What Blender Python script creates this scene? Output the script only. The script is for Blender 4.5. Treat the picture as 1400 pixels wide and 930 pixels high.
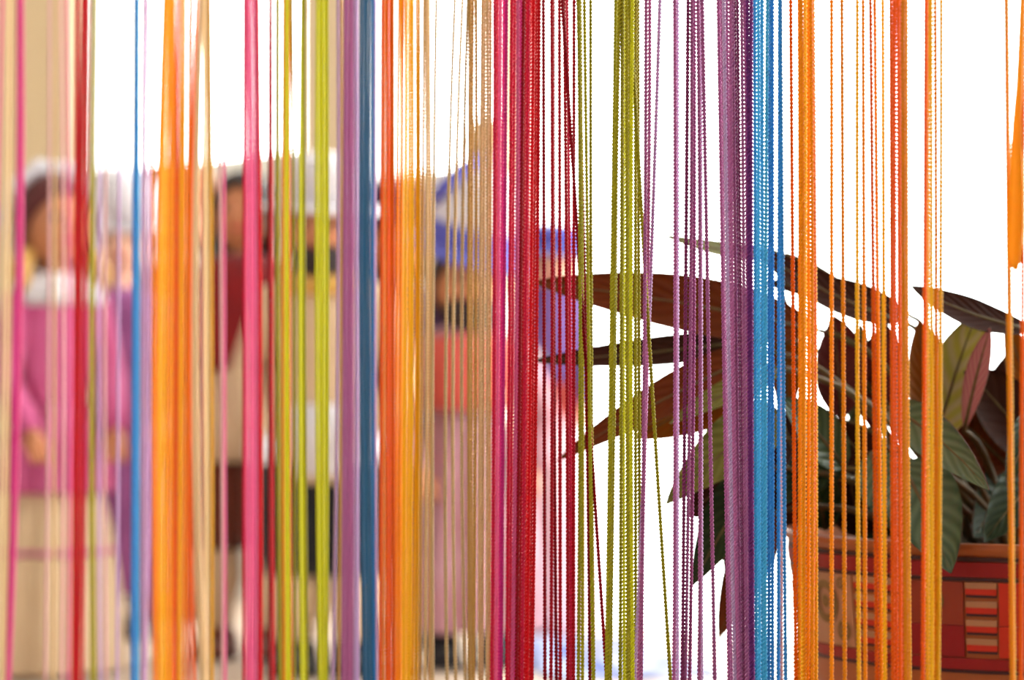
import bpy, math, random
import numpy as np
from mathutils import Vector, Matrix

for o in list(bpy.data.objects):
    bpy.data.objects.remove(o, do_unlink=True)
scene = bpy.context.scene
COL = scene.collection
random.seed(7)

# ------------------------------------------------------------------ camera
F = 3150.0      # focal length in pixels of the 1400 px wide frame
HY = 540.0      # row of the horizon
cam_d = bpy.data.cameras.new('camera')
cam = bpy.data.objects.new('camera', cam_d)
COL.objects.link(cam)
cam.location = (0, 0, 0)
cam.rotation_euler = (math.pi / 2, 0, 0)
cam_d.sensor_width = 36.0
cam_d.lens = F / 1400.0 * 36.0
cam_d.shift_y = (HY - 465.0) / 1400.0
cam_d.clip_start = 0.02
cam_d.dof.use_dof = True
cam_d.dof.focus_distance = 0.925
cam_d.dof.aperture_fstop = 7.2
scene.camera = cam

# ------------------------------------------------------------------ light
SKY = 10.0
world = bpy.data.worlds.new('overcast_sky')
scene.world = world
world.use_nodes = True
bgn = world.node_tree.nodes['Background']
bgn.inputs[0].default_value = (1.0, 1.0, 0.975, 1)
bgn.inputs[1].default_value = SKY
scene.view_settings.view_transform = 'Standard'
scene.view_settings.look = 'None'
scene.view_settings.exposure = 0.15
scene.view_settings.gamma = 1.0
scene.view_settings.use_curve_mapping = False

# curtain frame: s runs along the curtain (to the right and nearer), n away behind it
TH = math.atan2(0.466, 0.4636)
TV = Vector((math.cos(TH), -math.sin(TH), 0))
NV = Vector((math.sin(TH), math.cos(TH), 0))
O0 = Vector((0.0861, 0.904, 0))


def L(s, n, z):
    return O0 + TV * s + NV * n + Vector((0, 0, z))


def P(px, py, d):
    return Vector(((px - 700.0) * d / F, d, (HY - py) * d / F))


def portal(name, s0, s1, n, z0, z1, facing):
    ld = bpy.data.lights.new(name, 'AREA')
    ld.shape = 'RECTANGLE'
    ld.size = s1 - s0
    ld.size_y = z1 - z0
    ld.cycles.is_portal = True
    lo = bpy.data.objects.new(name, ld)
    COL.objects.link(lo)
    lo.location = L((s0 + s1) / 2, n, (z0 + z1) / 2)
    lo.rotation_euler = (NV * facing).to_track_quat('-Z', 'Z').to_euler()


WN = 1.20                       # inner face of the window wall
FLOOR, CEIL = -0.994, 1.5
TABLE_Z = -0.244


def s_at(px, n):
    """s of the point at distance n behind the curtain that shows in pixel column px"""
    u = (px - 700.0) / F
    d = (n + O0.x * NV.x + O0.y * NV.y) / (u * NV.x + NV.y)
    return (Vector((u * d, d, 0)) - O0).dot(TV)


SW = [s_at(px, WN) for px in (100, 413, 470, 684, 696)]
LOWTOP = 0.295
WINS = [(SW[0], SW[1], LOWTOP, 1.30), (SW[2], SW[3], 0.25, 1.30), (SW[4], 1.0, -0.30, 1.30)]
BACKN = -3.0
FILL_WIN = (-0.8, 1.0, 0.40, 1.35)  # unseen window behind the camera, added to light the curtain from the front
for i, w in enumerate(WINS):
    portal('window_portal', w[0], w[1], WN + 0.11, w[2], w[3], -1)
portal('window_portal', FILL_WIN[0], FILL_WIN[1], BACKN - 0.11, FILL_WIN[2], FILL_WIN[3], 1)  # sky light through the added fill window

# ------------------------------------------------------------------ materials
MATS = {}


def mat(name, col, rough=0.6, col2=None, scale=60.0, bump=0.0, transl=0.0, rnd=0.0, spec=0.3, sheen=0.0, bscale=None):
    if name in MATS:
        return MATS[name]
    m = bpy.data.materials.new(name)
    m.use_nodes = True
    nt = m.node_tree
    b = nt.nodes['Principled BSDF']
    out = nt.nodes['Material Output']
    b.inputs['Roughness'].default_value = rough
    b.inputs['Specular IOR Level'].default_value = spec
    if sheen:
        b.inputs['Sheen Weight'].default_value = sheen
    tc = nt.nodes.new('ShaderNodeTexCoord')
    nz = nt.nodes.new('ShaderNodeTexNoise')
    nz.inputs['Scale'].default_value = scale
    nz.inputs['Detail'].default_value = 4
    nt.links.new(tc.outputs['Object'], nz.inputs['Vector'])
    mx = nt.nodes.new('ShaderNodeMix')
    mx.data_type = 'RGBA'
    c2 = col2 or tuple(c * 0.8 for c in col)
    mx.inputs[6].default_value = (*col, 1)
    mx.inputs[7].default_value = (*c2, 1)
    nt.links.new(nz.outputs['Fac'], mx.inputs[0])
    cout = mx.outputs[2]
    if rnd:
        oi = nt.nodes.new('ShaderNodeObjectInfo')
        mr = nt.nodes.new('ShaderNodeMapRange')
        mr.inputs[3].default_value = 1 - rnd
        mr.inputs[4].default_value = 1 + rnd
        nt.links.new(oi.outputs['Random'], mr.inputs[0])
        hs = nt.nodes.new('ShaderNodeHueSaturation')
        nt.links.new(mr.outputs[0], hs.inputs['Value'])
        nt.links.new(cout, hs.inputs['Color'])
        cout = hs.outputs[0]
    nt.links.new(cout, b.inputs['Base Color'])
    if bump:
        bn = nt.nodes.new('ShaderNodeBump')
        bn.inputs['Strength'].default_value = bump
        bn.inputs['Distance'].default_value = 0.001
        n2 = nt.nodes.new('ShaderNodeTexNoise')
        n2.inputs['Scale'].default_value = bscale or scale * 6
        nt.links.new(tc.outputs['Object'], n2.inputs['Vector'])
        nt.links.new(n2.outputs['Fac'], bn.inputs['Height'])
        nt.links.new(bn.outputs[0], b.inputs['Normal'])
    if transl:
        tr = nt.nodes.new('ShaderNodeBsdfTranslucent')
        nt.links.new(cout, tr.inputs[0])
        ms = nt.nodes.new('ShaderNodeMixShader')
        ms.inputs[0].default_value = transl
        nt.links.new(b.outputs[0], ms.inputs[1])
        nt.links.new(tr.outputs[0], ms.inputs[2])
        nt.links.new(ms.outputs[0], out.inputs['Surface'])
    MATS[name] = m
    return m


def glass_mat():
    m = bpy.data.materials.new('window_glass')
    m.use_nodes = True
    nt = m.node_tree
    nt.nodes.clear()
    out = nt.nodes.new('ShaderNodeOutputMaterial')
    tr = nt.nodes.new('ShaderNodeBsdfTransparent')
    tr.inputs[0].default_value = (0.97, 0.985, 0.975, 1)
    gl = nt.nodes.new('ShaderNodeBsdfGlossy')
    gl.inputs['Roughness'].default_value = 0.03
    ms = nt.nodes.new('ShaderNodeMixShader')
    ms.inputs[0].default_value = 0.05
    nt.links.new(tr.outputs[0], ms.inputs[1])
    nt.links.new(gl.outputs[0], ms.inputs[2])
    nt.links.new(ms.outputs[0], out.inputs[0])
    return m


# ------------------------------------------------------------------ mesh helpers
class MB:
    def __init__(self):
        self.v, self.f, self.m, self.uv = [], [], [], None

    def add(self, verts, faces, mi=0):
        o = len(self.v)
        self.v += [Vector(p) for p in verts]
        for f in faces:
            self.f.append([i + o for i in f])
            self.m.append(mi)
        return self

    def box(self, x0, x1, y0, y1, z0, z1, fn=None):
        vs = [(x, y, z) for z in (z0, z1) for y in (y0, y1) for x in (x0, x1)]
        if fn:
            vs = [fn(*p) for p in vs]
        self.add(vs, [(0, 2, 3, 1), (4, 5, 7, 6), (0, 1, 5, 4), (1, 3, 7, 5), (3, 2, 6, 7), (2, 0, 4, 6)])
        return self

    def lathe(self, prof, n=20, c=(0, 0, 0), sx=1.0, sy=1.0, wob=0.0, wn=8, caps=True):
        vs, fs = [], []
        for k, (r, z) in enumerate(prof):
            for i in range(n):
                a = 2 * math.pi * i / n
                rr = r * (1 + wob * math.cos(wn * a))
                vs.append((c[0] + rr * math.cos(a) * sx, c[1] + rr * math.sin(a) * sy, c[2] + z))
        for k in range(len(prof) - 1):
            for i in range(n):
                j = (i + 1) % n
                fs.append((k * n + i, k * n + j, (k + 1) * n + j, (k + 1) * n + i))
        if caps:
            fs.append(tuple(range(n - 1, -1, -1)))
            fs.append(tuple((len(prof) - 1) * n + i for i in range(n)))
        self.add(vs, fs)
        return self

    def ball(self, c, r, sx=1, sy=1, sz=1, n=18, rings=11, a0=-90, a1=90):
        prof = []
        for k in range(rings):
            a = math.radians(a0 + (a1 - a0) * k / (rings - 1))
            prof.append((max(r * math.cos(a), r * 0.02), r * math.sin(a) * sz))
        return self.lathe(prof, n, c, sx, sy)

    def tube(self, pts, rad, n=8, caps=True):
        pts = [Vector(p) for p in pts]
        if not hasattr(rad, '__len__'):
            rad = [rad] * len(pts)
        vs, fs = [], []
        prev = None
        for k, p in enumerate(pts):
            t = (pts[min(k + 1, len(pts) - 1)] - pts[max(k - 1, 0)]).normalized()
            a = prev if prev is not None else (Vector((1, 0, 0)) if abs(t.x) < 0.8 else Vector((0, 1, 0)))
            b = t.cross(a).normalized()
            a = b.cross(t).normalized()
            prev = a
            for i in range(n):
                g = 2 * math.pi * i / n
                vs.append(p + (a * math.cos(g) + b * math.sin(g)) * rad[k])
        for k in range(len(pts) - 1):
            for i in range(n):
                j = (i + 1) % n
                fs.append((k * n + i, k * n + j, (k + 1) * n + j, (k + 1) * n + i))
        if caps:
            fs.append(tuple(range(n - 1, -1, -1)))
            fs.append(tuple((len(pts) - 1) * n + i for i in range(n)))
        self.add(vs, fs)
        return self

    def build(self, name, mats, parent=None, smooth=True, bevel=0.0):
        me = bpy.data.meshes.new(name)
        me.from_pydata([tuple(p) for p in self.v], [], self.f)
        if not isinstance(mats, (list, tuple)):
            mats = [mats]
        for m in mats:
            me.materials.append(m)
        me.polygons.foreach_set('material_index', self.m)
        me.polygons.foreach_set('use_smooth', [smooth] * len(self.f))
        if self.uv is not None:
            ul = me.uv_layers.new(name='UVMap')
            li = np.zeros(len(me.loops), dtype=np.int32)
            me.loops.foreach_get('vertex_index', li)
            ul.data.foreach_set('uv', np.array(self.uv, dtype=np.float32)[li].ravel())
        me.update()
        o = bpy.data.objects.new(name, me)
        COL.objects.link(o)
        if parent is not None:
            o.parent = parent
        if bevel:
            bv = o.modifiers.new('bevel', 'BEVEL')
            bv.width = bevel
            bv.segments = 2
            bv.limit_method = 'ANGLE'
        return o


def tag(o, label=None, cat=None, group=None, kind=None):
    if label:
        o['label'] = label
    if cat:
        o['category'] = cat
    if group:
        o['group'] = group
    if kind:
        o['kind'] = kind
    return o


def empty(name, loc=(0, 0, 0), rz=0.0):
    o = bpy.data.objects.new(name, None)
    o.empty_display_size = 0.02
    COL.objects.link(o)
    o.location = loc
    o.rotation_euler = (0, 0, rz)
    return o


# ------------------------------------------------------------------ the room
m_wall = mat('warm_wall_paint', (0.80, 0.66, 0.47), 0.9, (0.76, 0.62, 0.43), 5, 0.1)
m_white = mat('white_wall_paint', (0.50, 0.46, 0.42), 0.9, (0.46, 0.43, 0.40), 5, 0.1)
m_floor = mat('pale_floor', (0.55, 0.46, 0.36), 0.5, (0.48, 0.38, 0.28), 8)
m_frame = mat('white_window_paint', (0.80, 0.80, 0.80), 0.5, (0.76, 0.76, 0.77), 20)
m_glass = glass_mat()
S0, S1 = -2.6, 2.3


def sbox(name, m, *b, bevel=0.0):
    o = MB().box(*b, fn=L).build(name, m, None, False, bevel)
    return tag(o, kind='structure')


sbox('floor', m_floor, S0, S1, BACKN, WN, FLOOR - 0.1, FLOOR)
sbox('ceiling', m_white, S0, S1, BACKN, WN, CEIL, CEIL + 0.1)
sbox('wall_left', m_wall, S0 - 0.1, S0, BACKN - 0.1, WN + 0.1, FLOOR - 0.1, CEIL + 0.1)
sbox('wall_right', m_white, S1, S1 + 0.1, BACKN - 0.1, WN + 0.1, FLOOR - 0.1, CEIL + 0.1)


def holed_wall(name, m, n0, n1, holes, mlow=None):
    mb = MB()
    xs = sorted(set([S0, S1] + [h[0] for h in holes] + [h[1] for h in holes]))
    for a, b in zip(xs[:-1], xs[1:]):
        h = [q for q in holes if q[0] <= a + 1e-6 and q[1] >= b - 1e-6]
        if h:
            mb.box(a, b, n0, n1, FLOOR, h[0][2], fn=L)
            mb.box(a, b, n0, n1, h[0][3], CEIL, fn=L)
        else:
            mb.box(a, b, n0, n1, FLOOR, CEIL, fn=L)
    return tag(mb.build(name, m, None, False), kind='structure')


holed_wall('wall_window_side', m_wall, WN, WN + 0.1, WINS)
holed_wall('wall_back', m_white, BACKN - 0.1, BACKN, [FILL_WIN])
# painted board that lines the wall under the two short windows
low = sbox('trim_1', m_frame, SW[0] - 0.03, SW[2], WN - 0.012, WN - 0.001, TABLE_Z - 0.05, LOWTOP)
sbox('trim_2', m_frame, SW[2], SW[4], WN - 0.012, WN - 0.001, TABLE_Z - 0.05, 0.25)
for i, (w, n0, n1) in enumerate([(w, WN + 0.02, WN + 0.07) for w in WINS] + [(FILL_WIN, BACKN - 0.07, BACKN - 0.02)]):
    s0, s1, z0, z1 = w
    fw = 0.022 if s1 - s0 < 1 else 0.035
    mb = MB()
    mb.box(s0, s1, n0, n1, z0, z0 + 0.025, fn=L)
    mb.box(s0, s1, n0, n1, z1 - fw, z1, fn=L)
    mb.box(s0, s0 + 0.02, n0, n1, z0, z1, fn=L)
    mb.box(s1 - 0.02, s1, n0, n1, z0, z1, fn=L)
    fr = tag(mb.build('window_%d' % (i + 1), m_frame, None, False), kind='structure')  # the last frame and pane belong to the added fill window
    nm = (n0 + n1) / 2
    MB().box(s0 + 0.02, s1 - 0.02, nm - 0.002, nm + 0.002, z0 + 0.025, z1 - fw, fn=L).build('window_pane', m_glass, fr, False)

# ------------------------------------------------------------------ table
m_table = mat('cream_painted_wood', (0.54, 0.43, 0.34), 0.6, (0.49, 0.38, 0.29), 12, 0.05)
table = tag(empty('side_table', L(-0.55, 0.61, FLOOR), -TH),
            'long cream wooden table under the window carrying dolls and potted plant', 'table')
hl, hd = 1.05, 0.51
TZ = TABLE_Z - FLOOR
MB().box(-hl, hl, -hd, hd, TZ - 0.03, TZ).build('tabletop', m_table, table, False, 0.004)
MB().box(-hl + .05, hl - .05, -hd + .05, hd - .05, TZ - 0.11, TZ - 0.0305).build('apron', m_table, table, False, 0.003)
for sx in (-1, 1):
    for sy in (-1, 1):
        lg = MB().lathe([(0.018, 0), (0.022, 0.1), (0.03, TZ - 0.15), (0.03, TZ - 0.1105)], 12,
                        (sx * (hl - .09), sy * (hd - .09), 0))
        lg.build('leg', m_table, table)

# ------------------------------------------------------------------ string curtain
CC = {  # colour, second colour
    'orange': ((0.92, 0.335, 0.004), (0.88, 0.28, 0.003)),
    'deep_orange': ((0.88, 0.15, 0.002), (0.82, 0.115, 0.002)),
    'amber': ((0.96, 0.55, 0.016), (0.94, 0.48, 0.012)),
    'cream': ((0.90, 0.73, 0.44), (0.86, 0.66, 0.38)),
    'beige': ((0.74, 0.52, 0.27), (0.66, 0.45, 0.22)),
    'tan': ((0.62, 0.36, 0.10), (0.54, 0.30, 0.08)),
    'pink': ((0.88, 0.16, 0.38), (0.82, 0.12, 0.32)),
    'pale_pink': ((0.86, 0.52, 0.52), (0.80, 0.46, 0.46)),
    'magenta': ((0.74, 0.03, 0.28), (0.66, 0.025, 0.24)),
    'crimson': ((0.74, 0.015, 0.07), (0.66, 0.012, 0.06)),
    'red': ((0.76, 0.004, 0.012), (0.66, 0.003, 0.010)),
    'dark_red': ((0.36, 0.003, 0.012), (0.30, 0.002, 0.010)),
    'olive': ((0.44, 0.38, 0.018), (0.38, 0.33, 0.015)),
    'lime': ((0.78, 0.74, 0.02), (0.70, 0.68, 0.018)),
    'purple': ((0.52, 0.16, 0.37), (0.46, 0.12, 0.31)),
    'wine': ((0.52, 0.004, 0.016), (0.44, 0.003, 0.012)),
    'dark_purple': ((0.30, 0.05, 0.16), (0.25, 0.035, 0.13)),
    'lilac': ((0.72, 0.48, 0.76), (0.66, 0.42, 0.70)),
    'violet': ((0.34, 0.08, 0.34), (0.28, 0.06, 0.28)),
    'blue': ((0.05, 0.33, 0.78), (0.04, 0.28, 0.70)),
    'sky_blue': ((0.09, 0.55, 0.92), (0.07, 0.48, 0.86)),
    'steel_blue': ((0.04, 0.18, 0.36), (0.03, 0.15, 0.30)),
}
CM = {k: mat('cord_' + k, a, 0.5, b, 300, 0.0, 0.20, 0.14, 0.15, 0.0) for k, (a, b) in CC.items()}
# pixel column where a cord crosses row 0, row 480 and row 930, and its colour
T = """
3 -8 -16 pink;9 3 -5 cream;14 8 1 cream;19 13 6 beige;26 21 9 magenta;30 25 13 magenta;33 29 15 pink
68 66 62 pale_pink;76 75 73 beige;84 87 85 pale_pink;92 95 94 pink;105 102 100 red;107 106 103 dark_red;115 110 105 red;119 114 108 red;112 108 106 red;121 117 113 crimson
127 124 125 olive;131 128 129 olive;139 136 137 lilac;147 143 145 pale_pink;164 162 160 lilac
184 182 180 blue;187 186 184 blue;190 189 188 sky_blue;195 194 194 lilac;199 198 197 lilac;203 203 199 lilac
209 209 211 orange;223 214 215 orange;226 218 218 amber;229 222 222 amber;232 226 226 amber;235 231 229 orange;237 235 233 amber;239 239 236 deep_orange;243 242 240 deep_orange
247 245 242 orange;250 248 245 amber;254 251 247 orange;259 256 252 orange;263 258 258 deep_orange;268 259 265 deep_orange;272 264 274 cream;274 267 276 cream;276 269 279 cream;279 280 281 cream;285 287 288 cream;281 276 283 pale_pink;283 284 286 cream;287 290 290 amber
298 303 304 pale_pink;306 307 308 pink;334 334 333 crimson;337 338 338 pink;340 342 342 pink;344 346 346 pink;348 350 350 pink;351 354 354 crimson;353 356 357 red
368 368 369 dark_red;372 372 374 red;378 378 382 olive;381 381 385 olive;388 386 388 orange;390 390 392 lime;393 393 396 lime;396 396 398 deep_orange;399 402 403 olive
413 410 412 lime;414 414 416 lime;416 417 420 olive;434 433 437 lime;438 437 440 lime;441 441 442 lime;444 445 445 lime;447 448 446 lime
462 461 455 lilac;467 466 463 tan;472 471 469 purple;475 474 473 purple;479 478 477 purple;482 482 481 purple;485 486 485 lilac;488 489 489 lilac
494 493 498 steel_blue;498 497 501 steel_blue;502 501 505 steel_blue;506 505 509 steel_blue;510 509 512 blue;513 513 515 lilac
523 522 520 deep_orange;526 525 524 orange;530 529 529 deep_orange;534 533 533 deep_orange;537 537 538 deep_orange;546 542 542 orange;552 547 546 orange;549 551 549 amber
556 555 553 amber;560 559 556 amber;564 564 560 amber;569 569 564 amber;573 573 569 amber
580 577 574 tan;583 584 581 beige;586 589 588 beige;597 591 592 beige;623 609 612 beige;634 619 624 beige;641 631 637 beige;643 641 642 tan;647 645 645 tan;651 650 647 tan
660 656 656 beige;663 661 659 beige;667 666 666 beige;671 670 668 tan;676 675 672 crimson;680 678 675 crimson;684 681 678 pink;689 685 682 magenta;693 689 685 magenta
700 697 693 crimson;704 701 697 crimson;708 706 700 pink;712 708 703 magenta;716 711 706 dark_red;719 714 710 wine;723 718 714 crimson;726 721 718 red;730 725 721 red;734 729 724 red;737 733 727 red
743 744 745 dark_red;754 755 753 wine;757 758 761 dark_red;765 766 766 wine;771 775 776 wine;775 779 780 crimson;785 785 784 wine;768 799 829 dark_red;789 801 806 dark_red
790 794 790 olive;793 796 796 olive;799 806 811 olive;808 809 812 olive
842 836 829 olive;844 841 834 olive;848 838 832 olive;851 849 848 olive;854 853 854 lime;857 857 858 olive;862 860 862 olive;866 863 866 lime;869 869 869 olive;872 873 875 olive;861 889 917 olive
902 886 868 lilac;883 881 876 purple;887 884 872 purple
922 923 921 purple;926 926 926 lilac;941 937 933 dark_purple;945 943 936 purple;948 948 942 purple;953 957 955 purple;958 959 959 lilac;960 968 977 purple
982 989 997 purple;986 992 1000 purple;990 996 1005 lilac;995 999 1008 purple;1000 1003 1011 purple;1004 1010 1014 dark_purple;1008 1013 1017 dark_purple;1014 1018 1021 purple;1022 1025 1027 violet;1018 1022 1024 purple;1001 1007 1012 purple;1028 1028 1030 violet
1032 1033 1034 sky_blue;1037 1037 1038 sky_blue;1042 1042 1043 sky_blue;1050 1047 1047 sky_blue;1053 1052 1051 blue;1056 1056 1056 blue;1066 1065 1064 blue;1067 1068 1068 pale_pink;1067 1071 1074 blue
1081 1085 1088 deep_orange;1092 1093 1092 orange;1100 1101 1097 amber;1104 1105 1104 orange;1108 1110 1110 orange;1111 1115 1115 amber;1096 1098 1100 orange;1106 1113 1107 deep_orange
1137 1137 1137 orange;1151 1153 1155 orange;1173 1173 1175 amber;1180 1181 1183 orange;1190 1194 1199 deep_orange;1196 1200 1205 orange;1207 1208 1210 amber
1218 1219 1221 deep_orange;1224 1224 1226 deep_orange;1228 1229 1231 deep_orange;1232 1233 1236 deep_orange;1236 1237 1240 orange;1240 1241 1244 amber
1266 1264 1262 deep_orange;1270 1268 1269 amber;1273 1273 1274 amber;1278 1279 1278 orange;1286 1285 1282 amber
1375 1379 1384 orange;1377 1381 1386 amber;1400 1397 1396 deep_orange
"""
ROD_Z, LOW_Z = 0.75, -0.75
PITCH, SEG = 0.0031, 7


def cord_mesh(bow):
    """two plies twisted round each other; bow is the sideways sag in metres"""
    za, zb = -0.24, 0.30
    ns = int((zb - za) / PITCH * SEG)
    z = np.linspace(za, zb, ns + 1)
    ztop, zbot = 0.185, -0.135
    zc, zh = (ztop + zbot) / 2, (ztop - zbot) / 2

    def off(zz):
        q = (zz - zc) / zh
        return bow * np.where(np.abs(q) <= 1, 1 - q * q, -2 * (np.abs(q) - 1))
    sides = 5
    vs, fs = [], []
    base = 0
    for ply in range(2):
        ph = 2 * math.pi * z / PITCH + ply * math.pi
        cx, cy = 0.00034 * np.cos(ph) + off(z), 0.00034 * np.sin(ph)
        ring = []
        for k in range(sides):
            a = 2 * math.pi * k / sides + ph
            ring.append(np.stack([cx + 0.00058 * np.cos(a), cy + 0.00058 * np.sin(a), z], 1))
        ring = np.stack(ring, 1)            # ns+1, sides, 3
        vs.append(ring.reshape(-1, 3))
        i = np.arange(ns)[:, None] * sides
        k = np.arange(sides)[None, :]
        k2 = (k + 1) % sides
        q = np.stack([i + k, i + k2, i + sides + k2, i + sides + k], -1).reshape(-1, 4) + base
        fs.append(q)
        base += (ns + 1) * sides
    # plain runs above and below
    for z0, z1 in ((LOW_Z, za), (zb, ROD_Z - 0.03)):
        zz = np.linspace(z0, z1, 5)
        rr = []
        for k in range(6):
            a = 2 * math.pi * k / 6
            rr.append(np.stack([off(zz) + 0.00075 * math.cos(a), 0.00075 * math.sin(a) + 0 * zz, zz], 1))
        rr = np.stack(rr, 1)
        vs.append(rr.reshape(-1, 3))
        i = np.arange(4)[:, None] * 6
        k = np.arange(6)[None, :]
        k2 = (k + 1) % 6
        fs.append(np.stack([i + k, i + k2, i + 6 + k2, i + 6 + k], -1).reshape(-1, 4) + base)
        base += 30
    V = np.concatenate(vs)
    Fq = np.concatenate(fs)
    me = bpy.data.meshes.new('cord')
    me.vertices.add(len(V))
    me.vertices.foreach_set('co', V.astype(np.float32).ravel())
    me.loops.add(Fq.size)
    me.loops.foreach_set('vertex_index', Fq.astype(np.int32).ravel())
    me.polygons.add(len(Fq))
    me.polygons.foreach_set('loop_start', np.arange(0, Fq.size, 4, dtype=np.int32))
    me.polygons.foreach_set('use_smooth', np.ones(len(Fq), dtype=bool))
    me.update()
    me.validate()
    me.materials.append(CM['orange'])
    return me


BOWS = {b: cord_mesh(b * 0.0005) for b in range(-7, 8)}
curtain = tag(empty('string_curtain', L(-0.3, 0, ROD_Z)),
              'multicoloured string curtain of thin twisted cords hanging before the table', 'curtain')
CI = curtain.matrix_world.copy()
CI.translation = curtain.location
CI = CI.inverted()


def curtain_depth(px):
    u = (px - 700.0) / F
    # point (x, y) = (u d, d) on the curtain line n = 0
    return (O0.x * NV.x + O0.y * NV.y) / (u * NV.x + NV.y)


rows = [q.split() for line in T.strip().splitlines() for q in line.split(';')]
prev_x = -99
k = 0
for q in rows:
    xt, xm, xb = (float(a) for a in q[:3])
    colr = q[3]
    # neighbours in a bundle hang a few millimetres in front of or behind one another
    k = k + 1 if xm - prev_x < 6 else 0
    prev_x = xm
    dd = (0.0, 0.0042, -0.0036, 0.0018, -0.0060, 0.0066)[k % 6] + random.uniform(-0.001, 0.001)
    d = curtain_depth(xm) + dd * 1.5
    pt, pb = P(xt, 0, d), P(xb, 930, d)
    slope = (pt.x - pb.x) / (pt.z - pb.z)
    x0 = pt.x - slope * pt.z
    zm = (HY - 480) * d / F
    bow = (xm - 700) * d / F - (x0 + slope * zm)
    bq = max(-7, min(7, int(round(bow * 2000))))
    o = bpy.data.objects.new(colr + '_cord', BOWS[bq])
    o.material_slots[0].link = 'OBJECT'
    o.material_slots[0].material = CM[colr]
    COL.objects.link(o)
    o.parent = curtain
    ph = random.uniform(0, PITCH)
    o.matrix_world = Matrix.Identity(4)
    o.location = CI @ Vector((x0, d, ph))
    o.rotation_euler = (0, math.atan(slope), 0)
    o['label'] = 'twisted silky %s cord' % colr.replace('_', ' ')
# header tape of the curtain, above the picture
m_tape = mat('header_tape', (0.75, 0.68, 0.58), 0.8, None, 100)
MB().box(-1.02, 0.32, -0.012, 0.012, ROD_Z - 0.045, ROD_Z + 0.012,
         fn=lambda s, n, z: L(s, n, z) - curtain.location).build('header_tape', m_tape, curtain, False, 0.003)
# short orange ribbon knotted in among the cords at the near end
mb = MB()
rp = [(1401, -40, 1.5), (1399, 0, 2.0), (1396.5, 60, 2.4), (1394, 120, 3.0), (1392.5, 160, 4.0), (1392, 200, 6.0), (1391.5, 250, 8.0), (1391, 310, 8.6), (1390, 340, 8.0), (1389, 356, 6.0), (1388, 370, 1.5)]
vs, fs = [], []
dR = curtain_depth(1392) - 0.003
for i, (x, y, w) in enumerate(rp):
    for j in range(5):
        e = (j - 2) / 2
        p = P(x + e * w * 1.25, y, dR) - curtain.location
        p.y += 0.0012 * (e * e) * min(w, 4) / 3 + 0.0006 * math.sin(i * 1.7)
        vs.append(p)
for i in range(len(rp) - 1):
    for j in range(4):
        fs.append((i * 5 + j, i * 5 + j + 1, i * 5 + j + 6, i * 5 + j + 5))
mb.add(vs, fs)
rb = mb.build('ribbon', mat('orange_ribbon', (0.97, 0.42, 0.012), 0.5, (0.95, 0.34, 0.01), 60, 0, 0.3, 0, 0.15), curtain)
sd = rb.modifiers.new('thickness', 'SOLIDIFY')
sd.thickness = 0.0004
rb['label'] = 'orange ribbon end among cords'

m_rod = mat('brushed_metal_rod', (0.55, 0.52, 0.48), 0.35, None, 200)
rod = tag(empty('curtain_rod', L(-0.35, 0.0, ROD_Z)), 'metal rod hung from the ceiling, carrying the string curtain', 'curtain rod')
lr = lambda s, n, z: L(s, n, z) - rod.location
MB().tube([lr(-1.12, 0, ROD_Z + .02), lr(0.42, 0, ROD_Z + .02)], 0.008, 14).build('pole', m_rod, rod)
for s in (-1.08, 0.38):
    MB().tube([lr(s, 0, ROD_Z + .02), lr(s, 0, CEIL)], 0.004, 10).build('hanger', m_rod, rod)
for s in (-1.12, 0.42):
    MB().ball(lr(s, 0, ROD_Z + .02), 0.014).build('finial', m_rod, rod)

# ------------------------------------------------------------------ potted plant
PC = P(1400, 0, 1.12)
PC.z = TABLE_Z
plant = tag(empty('potted_plant', PC), 'leafy houseplant with maroon-backed leaves in a red and orange banded pot', 'houseplant')
RIM = -0.066 - TABLE_Z
m_pot = mat('terracotta_glaze', (0.34, 0.085, 0.018), 0.5, (0.29, 0.07, 0.015), 30, 0.15)
m_pred = mat('pot_red', (0.26, 0.004, 0.004), 0.5, (0.22, 0.004, 0.004), 30)
m_pred2 = mat('pot_bright_red', (0.50, 0.022, 0.004), 0.5, (0.44, 0.018, 0.004), 30)
m_pdark = mat('pot_dark_line', (0.05, 0.012, 0.012), 0.5)
m_pbeige = mat('pot_beige', (0.40, 0.18, 0.085), 0.5, (0.35, 0.15, 0.07), 40)
m_polive = mat('pot_olive', (0.20, 0.095, 0.015), 0.5)
m_pbrown = mat('pot_brown', (0.28, 0.035, 0.010), 0.45)
m_soil = mat('potting_soil', (0.035, 0.022, 0.014), 1.0, (0.015, 0.01, 0.007), 120, 0.8)


def prad(z):
    q = z / RIM
    return 0.082 + (0.114 - 0.082) * min(1, q) ** 0.55


prof = [(0.0, 0), (0.078, 0)] + [(prad(z * RIM), z * RIM) for z in np.linspace(0.015, 0.97, 14)]
prof += [(0.1165, RIM - 0.003), (0.1165, RIM), (0.108, RIM), (0.106, RIM - 0.02), (0.0, RIM - 0.022)]
prof = [(max(r, 0.0005), z) for r, z in prof]
pot = MB().lathe(prof, 64, caps=False).build('pot', m_pot, plant)


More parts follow.
